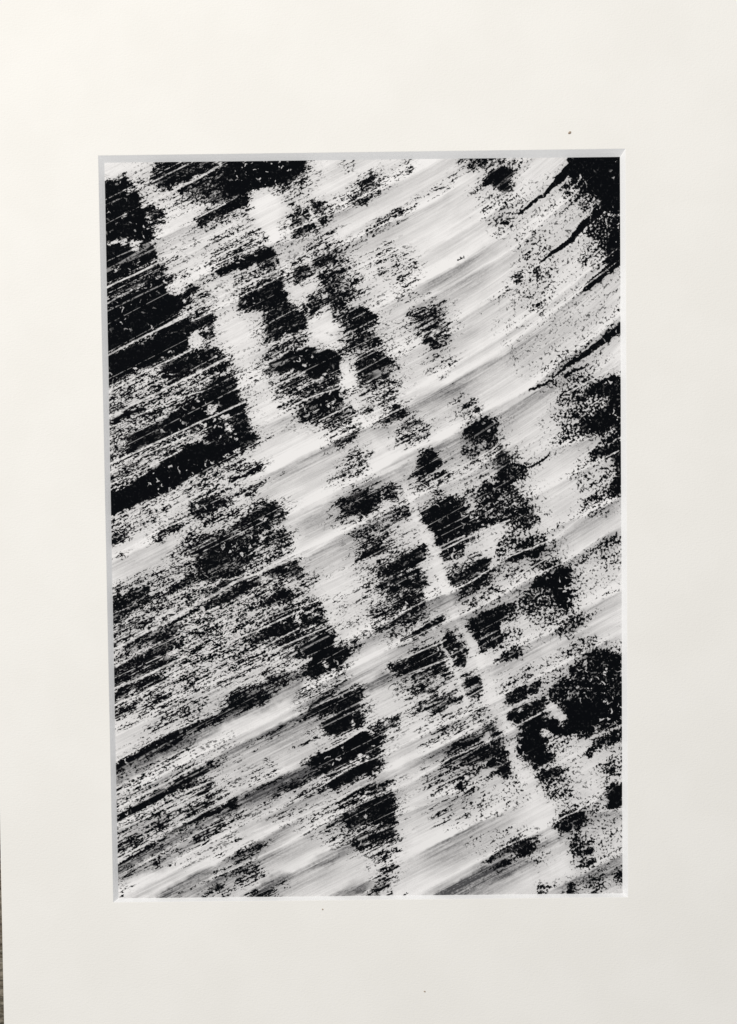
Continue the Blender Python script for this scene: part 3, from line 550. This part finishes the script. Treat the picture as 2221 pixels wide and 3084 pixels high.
def seg_dist(px, py, x1, y1, x2, y2):
    dx, dy = x2 - x1, y2 - y1
    u = np.clip(((px - x1) * dx + (py - y1) * dy) / (dx * dx + dy * dy + 1e-9), 0, 1)
    return np.hypot(px - x1 - u * dx, py - y1 - u * dy)

def window(pts, m):
    x0, y0 = pts.min(0) - m; x1, y1 = pts.max(0) + m
    c = np.where((X > x0) & (X < x1) & (Y > y0) & (Y < y1))
    if not len(c[0]): return None
    return slice(c[0].min(), c[0].max() + 1), slice(c[1].min(), c[1].max() + 1)

def poly_mask(pts, feather, wx, wy):
    inside = np.zeros(wx.shape, bool); d = np.full(wx.shape, 1e9)
    n = len(pts)
    for i in range(n):
        x1, y1 = pts[i]; x2, y2 = pts[(i + 1) % n]
        if y1 != y2:
            inside ^= ((y1 > wy) != (y2 > wy)) & (wx < (x2 - x1) * (wy - y1) / (y2 - y1) + x1)
        d = np.minimum(d, seg_dist(wx, wy, x1, y1, x2, y2))
    u = np.clip((np.where(inside, d, -d) + feather) / (1.25 * feather), 0, 1)
    return u * u * (3 - 2 * u)

def feather_of(p, f):
    x, y = p[:, 0], p[:, 1]
    area = abs(np.dot(x, np.roll(y, -1)) - np.dot(y, np.roll(x, -1))) / 2
    per = np.hypot(np.diff(x, append=x[0]), np.diff(y, append=y[0])).sum()
    return float(np.clip(2.0 * area / per, 5, f))
def box_blur(a, r):
    for ax in (0, 1):
        for _ in range(2):
            c = np.cumsum(np.pad(a, [(r + 1, r) if i == ax else (0, 0) for i in (0, 1)], mode='edge'), axis=ax)
            n = a.shape[ax]
            a = (np.take(c, range(2 * r + 1, 2 * r + 1 + n), ax) - np.take(c, range(0, n), ax)) / (2 * r + 1)
    return a
def local(reg): return reg[0], reg[1], reg[2], reg[3]
def pts_of(ox, oy, sc, flat): return np.array(flat, float).reshape(-1, 2) / sc + (ox, oy)

D = np.zeros_like(X); BARE = np.zeros_like(X); G = np.zeros_like(X); SC = np.zeros_like(X); GLOW = np.zeros_like(X)
for reg in INK:
    ox, oy, sc, items = local(reg)
    for it in items:
        p = pts_of(ox, oy, sc, it[1:]); w = window(p, 30)
        if 0.8 < it[0] < 1 and p[:, 0].mean() < 640 and p[:, 1].mean() < 1560: it = (min(1, it[0] + .04), 0)
        if w is None: continue
        if it[0] > 0: D[w] = np.maximum(D[w], it[0] * poly_mask(p, feather_of(p, 18 if it[0] > .3 else 26), WX[w], WY[w]))
        else: BARE[w] = np.maximum(BARE[w], -it[0] * poly_mask(p, 8, X[w] + (WX[w] - X[w]) * 1.4, Y[w] + (WY[w] - Y[w]) * 1.4))
for clear, bright, hw, flat in SPINE:
    p = np.array(flat, float).reshape(-1, 2) * SRC; w = window(p, 120)
    px, py = X[w] + (WX[w] - X[w]) * 1.6, Y[w] + (WY[w] - Y[w]) * 1.6
    d = np.full(px.shape, 1e9)
    for i in range(len(p) - 1): d = np.minimum(d, seg_dist(px, py, *p[i], *p[i + 1]))
    d /= 0.45 + 1.1 * vnoise(S[w], T[w], 70, 21)
    CLR = np.clip(1.5 - d / hw, 0, 1) * clear
    D[w] *= 1 - CLR * CLR * (3 - 2 * CLR)
    GLOW[w] = np.maximum(GLOW[w], bright * np.exp(-(d / (hw * 1.5)) ** 2))
D *= 1 - BARE
D = np.where(D > 0.975, D, 0.62 * D + 0.38 * box_blur(D, 4))
# brush marks trail off along the stroke
TR = np.zeros_like(D); WS = 0.0
for j in range(-9, 10):
    wj = 1 - abs(j) / 10.0
    TR += wj * np.roll(D, (-round(1.5 * j), 3 * j), (0, 1)); WS += wj
TR /= WS
D = np.maximum(D, 0.64 * TR * (1 - np.clip(GLOW, 0, 1) * 0.75) * (1 - BARE) * (0.55 + 0.9 * vnoise(S * 0.25, T * 2.2, 30, 31)))
for reg in STROKE:
    ox, oy, sc, items = local(reg)
    for it in items:
        q = np.array(it, float).reshape(-1, 3) / sc; p = q[:, :2] + (ox, oy); hw = q[:, 2] / 2 * 1.25
        w = window(p, 30)
        if w is None: continue
        px, py = X[w] + (WX[w] - X[w]) * .55, Y[w] + (WY[w] - Y[w]) * .55
        for i in range(len(p) - 1):
            (a, b), (c, e) = p[i], p[i + 1]
            uu = np.clip(((px - a) * (c - a) + (py - b) * (e - b)) / ((c - a) ** 2 + (e - b) ** 2), 0, 1)
            dd = np.hypot(px - a - uu * (c - a), py - b - uu * (e - b)) - (hw[i] + (hw[i + 1] - hw[i]) * uu)
            D[w] = np.maximum(D[w], 1.25 * np.clip(0.75 - dd / 5, 0, 1))
# the sheet runs on under the mount: carry the marks past the opening's edge
r0 = int(np.argmin(abs(gy[:, 0] - 0.1043))); r1 = int(np.argmin(abs(gy[:, 0] + 0.1060)))
D[:r0] = D[r0]; D[r1:] = D[r1]
HALO = box_blur(D, 9)
for reg in WASH:
    ox, oy, sc, items = local(reg)
    for it in items:
        p = pts_of(ox, oy, sc, it[1:]); w = window(p, 40)
        G[w] = np.maximum(G[w], it[0] * poly_mask(p, 20, WX[w], WY[w]))
for reg in FOLD:
    ox, oy, sc, items = local(reg)
    for x1, y1, x2, y2, wd, st in items:
        p = pts_of(ox, oy, sc, (x1, y1, x2, y2)); wd = wd / sc * 1.6
        w = window(p, 160)
        (a, b), (c, e) = p
        L = math.hypot(c - a, e - b); ux, uy = (c - a) / L, (e - b) / L
        px, py = X[w] + (WX[w] - X[w]) * .4, Y[w] + (WY[w] - Y[w]) * .4
        al = (px - a) * ux + (py - b) * uy
        cr = -(px - a) * uy + (py - b) * ux            # positive below the ridge
        fade = np.clip((al + 70) / 110, 0, 1) * np.clip((L + 70 - al) / 110, 0, 1)
        g = np.where(cr > 0, np.clip(cr / 7, 0, 1) * np.exp(-np.maximum(cr, 0) / wd), 0) * st * 1.35
        g -= np.exp(-np.where(cr < -4, (cr + 4) / 26, (cr + 4) / 6) ** 2) * 0.10 * (st > .06)
        G[w] += g * fade * (0.7 + 0.6 * vnoise(S[w], T[w] * 5, 60, 9))
for xa, ya, xb, st in RIDGE:
    xs_, ys_ = xa * SRC, ya * SRC
    T0 = ys_ + 0.5 * (xs_ - 1100) + max(10, 114 * (1 - (ys_ - 600) / 1200)) * (max(xs_ - 1200, 0) / 600) ** 2
    cr = (T - T0) * 0.88 + (vnoise(S, T, 160, 41) - .5) * 16 + (WY - Y) * .25
    fade = np.clip((X - xs_ + 60) / 120, 0, 1) * np.clip((xb * SRC + 60 - X) / 120, 0, 1)
    br = np.exp(-np.where(cr < -5, (cr + 5) / 20, (cr + 5) / 6) ** 2)
    G += fade * (np.where(cr > 0, np.clip(cr / 8, 0, 1) * np.exp(-np.maximum(cr, 0) / 34), 0) * st - 0.10 * br) * (0.6 + 0.8 * vnoise(S, T, 90, 43))
    SC = np.maximum(SC, fade * np.clip(1 - abs(cr + 4) / 5.0, 0, 1) * 0.75)
    D *= 1 - 0.2 * fade * br
for reg in DRAG:
    ox, oy, sc, items = local(reg)
    for it in items:
        p = pts_of(ox, oy, sc, it[2:]); w = window(p, 20)
        if w is None: continue
        px, py = X[w], Y[w] + (vnoise(X[w], Y[w], 60, 12) - .5) * 5
        d = np.full(px.shape, 1e9)
        for i in range(len(p) - 1): d = np.minimum(d, seg_dist(px, py, *p[i], *p[i + 1]))
        SC[w] = np.maximum(SC[w], it[0] * np.clip(1 - d / (it[1] * 1.2), 0, 1))

G = np.where(G > 0, 0.62 * np.tanh(G / 0.62), G)
# ---- sheet material: ink density broken up by dry-brush grain
k = NT('ink_on_paper')
aD = k.attr('ink').outputs['Fac']; aG = k.attr('wash').outputs['Fac']; aS = k.attr('drag').outputs['Fac']; aB = k.attr('bare').outputs['Fac']
fl = k.attr('flow').outputs['Vector']; pxy = k.attr('page').outputs['Vector']     # both in hundreds of reference pixels
sep = k.n('ShaderNodeSeparateXYZ'); k.put(sep.inputs[0], pxy)
speck = k.noise(k.scale(fl, (10.5, 17.0, 1)), 1, 2.5, 0.62, 0.5)
speck2 = k.noise(k.scale(pxy, (13.0, 13.0, 1)), 1, 3, 0.6, 0.25)
streak = k.noise(k.scale(fl, (0.9, 11.0, 1)), 1, 2.5, 0.55, 0.15)
leaf = k.noise(k.scale(fl, (3.2, 5.2, 1)), 1, 2, 0.5, 0.6)
stw = k.math('MULTIPLY', k.step(sep.outputs[0], 11.5, 16.5, 1.0, 0.35), k.step(sep.outputs[1], 18.5, 21.5, 1.0, 1.55))
def cen(v, g): return k.math('MULTIPLY', k.math('SUBTRACT', v, 0.5), g)
sp = k.mix(k.step(sep.outputs[0], 11, 16.5), speck, speck2)
nsum = k.math('ADD', cen(sp, 1.9), k.math('ADD', k.math('MULTIPLY', cen(streak, 1.15), stw), cen(leaf, 0.9)))
u = k.step(nsum, -0.40, 0.40)                                   # ~ uniform 0..1
dens = k.math('SUBTRACT', k.math('ADD', aD, k.step(aD, 0.30, 0.92, -0.04, 0.17)), k.step(aD, 0.0, 0.12, 0.13, 0.0))
ink = k.step(k.math('SUBTRACT', dens, u), -0.18, 0.18)
# pale hair lines dragged through the ink, along the stroke
def contour(sx, sy, lo, hi):
    n = k.noise(k.scale(fl, (sx, sy, 1)), 1, 0.6, 0.5, 0.0)
    return k.step(k.math('ABSOLUTE', k.math('SUBTRACT', n, 0.5)), lo, hi, 1.0, 0.0)
hair = k.math('MAXIMUM', contour(0.05, 1.9, 0.005, 0.017), k.math('MULTIPLY', contour(0.09, 4.2, 0.006, 0.026), k.step(aD, 0.70, 0.90, 0.7, 0.0)))
hairm = k.math('MULTIPLY', hair, k.step(k.math('ADD', cen(speck, 1.2), cen(leaf, 1.3)), -0.16, 0.10))
hairm = k.math('MULTIPLY', hairm, k.step(sep.outputs[0], 13.5, 16.5, 1.0, 0.0))
dots = k.math('MULTIPLY', k.step(k.noise(k.scale(pxy, (7.5, 7.5, 1)), 1, 1, 0.5, 0.6), 0.675, 0.73), k.step(k.noise(pxy, 0.9, 2, 0.5), 0.46, 0.60))
drag = k.step(k.math('ADD', aS, cen(speck, 1.0)), 0.36, 0.62)
keep = k.math('SUBTRACT', 1.0, k.math('MAXIMUM', k.math('MAXIMUM', k.math('MULTIPLY', hairm, k.step(aD, 0.86, 0.97, 0.85, 0.40)), k.math('MULTIPLY', dots, 0.85)), k.math('MULTIPLY', drag, k.step(leaf, 0.35, 0.6, 0.55, 0.92))))
ink = k.math('MULTIPLY', ink, keep, clamp=True)
# paper tone: faint streaks, smudges and the soft wash
fine = k.noise(k.scale(fl, (0.35, 14.0, 1)), 1, 3, 0.6, 0.05)
smud = k.noise(k.scale(fl, (0.8, 1.8, 1)), 1, 3, 0.55, 0.3)
grain = k.noise(pxy, 30, 2, 0.6)
aH = k.attr('halo').outputs['Fac']
band = k.noise(k.scale(fl, (0.16, 2.6, 1)), 1, 3, 0.6, 0.1)
wash = k.math('MULTIPLY', k.math('MULTIPLY', aG, 1.3), k.math('ADD', 1.0, k.math('ADD', cen(streak, 1.0), cen(fine, 1.3))))
wash = k.math('ADD', wash, k.math('MULTIPLY', k.math('MULTIPLY', aG, 0.9), cen(speck, 1.5)))
tone = k.math('ADD', k.math('ADD', wash, cen(fine, 0.30)), k.math('ADD', k.math('ADD', cen(smud, 0.34), cen(band, 0.26)), cen(grain, 0.20)))
tone = k.math('ADD', k.math('ADD', tone, 0.165), k.math('MULTIPLY', k.step(aH, 0.03, 0.75), k.math('ADD', 0.15, cen(speck2, 0.5))))
tone = k.math('SUBTRACT', tone, k.math('ADD', k.math('MULTIPLY', k.math('MAXIMUM', drag, k.math('MULTIPLY', hair, 0.6)), 0.14), k.math('MULTIPLY', aB, 0.12)), clamp=True)
paper = k.mix(tone, (0.83, 0.825, 0.83), (0.075, 0.075, 0.08))
# black with flecks of thinner ink
thin = k.math('MULTIPLY', k.step(speck2, 0.56, 0.74), k.step(leaf, 0.40, 0.60))
black = k.mix(thin, (0.0022, 0.0028, 0.0040), (0.019, 0.020, 0.022))
colr = k.mix(ink, paper, black)
k.bump(k.math('ADD', grain, ink), 0.05, 0.00005)
M_ART = k.finish(colr, 0.85, 0.03)
for nd in [n for n in k.t.nodes if not any(o.is_linked for o in n.outputs) and n.type != 'OUTPUT_MATERIAL']: k.t.nodes.remove(nd)

sheet = grid_obj('print_sheet', np.stack([gx, gy, np.full_like(gx, ZP)], -1)[::-1], M_ART, root, smooth=False)
sheet['label'] = 'pale sheet with dry black brush streaks running diagonally'
me = sheet.data
def put_attr(name, arr):
    a = me.attributes.new(name, 'FLOAT', 'POINT'); a.data.foreach_set('value', arr[::-1].reshape(-1).astype(np.float32))
put_attr('ink', D); put_attr('wash', G); put_attr('drag', SC); put_attr('bare', np.maximum(box_blur(BARE, 2), GLOW)); put_attr('halo', HALO)
for nm, A, B in (('flow', S, T), ('page', X, Y)):
    a = me.attributes.new(nm, 'FLOAT_VECTOR', 'POINT')
    a.data.foreach_set('vector', np.stack([A / 100, B / 100, np.zeros_like(A)], -1)[::-1].reshape(-1).astype(np.float32))

# ------------------------------------------------------------------ specks of dust on the mount
k = NT('brown_fluff')
co = k.n('ShaderNodeTexCoord').outputs['Object']
M_DUST = k.finish(k.mix(k.step(k.noise(co, 3000, 2, 0.5, 0, '3D'), 0.35, 0.65), (0.30, 0.22, 0.16), (0.46, 0.38, 0.31)), 0.9, 0.1)
def speck_of_dust(x, y, length, width, ang, label):
    V, F = [], []
    n, m = 7, 6
    for i in range(n):
        u = i / (n - 1) * 2 - 1
        r = math.sqrt(max(0.0, 1 - u * u)) * (1 + 0.25 * math.sin(5 * u + ang)) + 0.05
        for j in range(m):
            a = 2 * math.pi * j / m
            V.append((u * length / 2, math.cos(a) * r * width / 2, (math.sin(a) * r * 0.35 + 0.2) * width))
    for i in range(n - 1):
        for j in range(m): F.append((i * m + j, i * m + (j + 1) % m, (i + 1) * m + (j + 1) % m, (i + 1) * m + j))
    F += [tuple(range(m))[::-1], tuple(range((n - 1) * m, n * m))]
    o = mesh_obj('dust_speck', V, F, M_DUST, None, True)
    o.location = (x, y, ZT); o.rotation_euler = (0, 0, ang)
    o['label'] = label; o['category'] = 'speck'; o['group'] = 'dust specks on the mount'
speck_of_dust(0.05916, 0.11244, 0.00105, 0.0006, 0.6, 'large brown oblong dust speck on the cream mount above the print')
speck_of_dust(-0.01394, -0.11041, 0.0005, 0.0004, 1.9, 'tiny grey brown dust speck close to the lower edge of the print')
speck_of_dust(0.01556, -0.13505, 0.0006, 0.00036, -0.4, 'small brown dust speck low on the bottom margin of the cream mount')
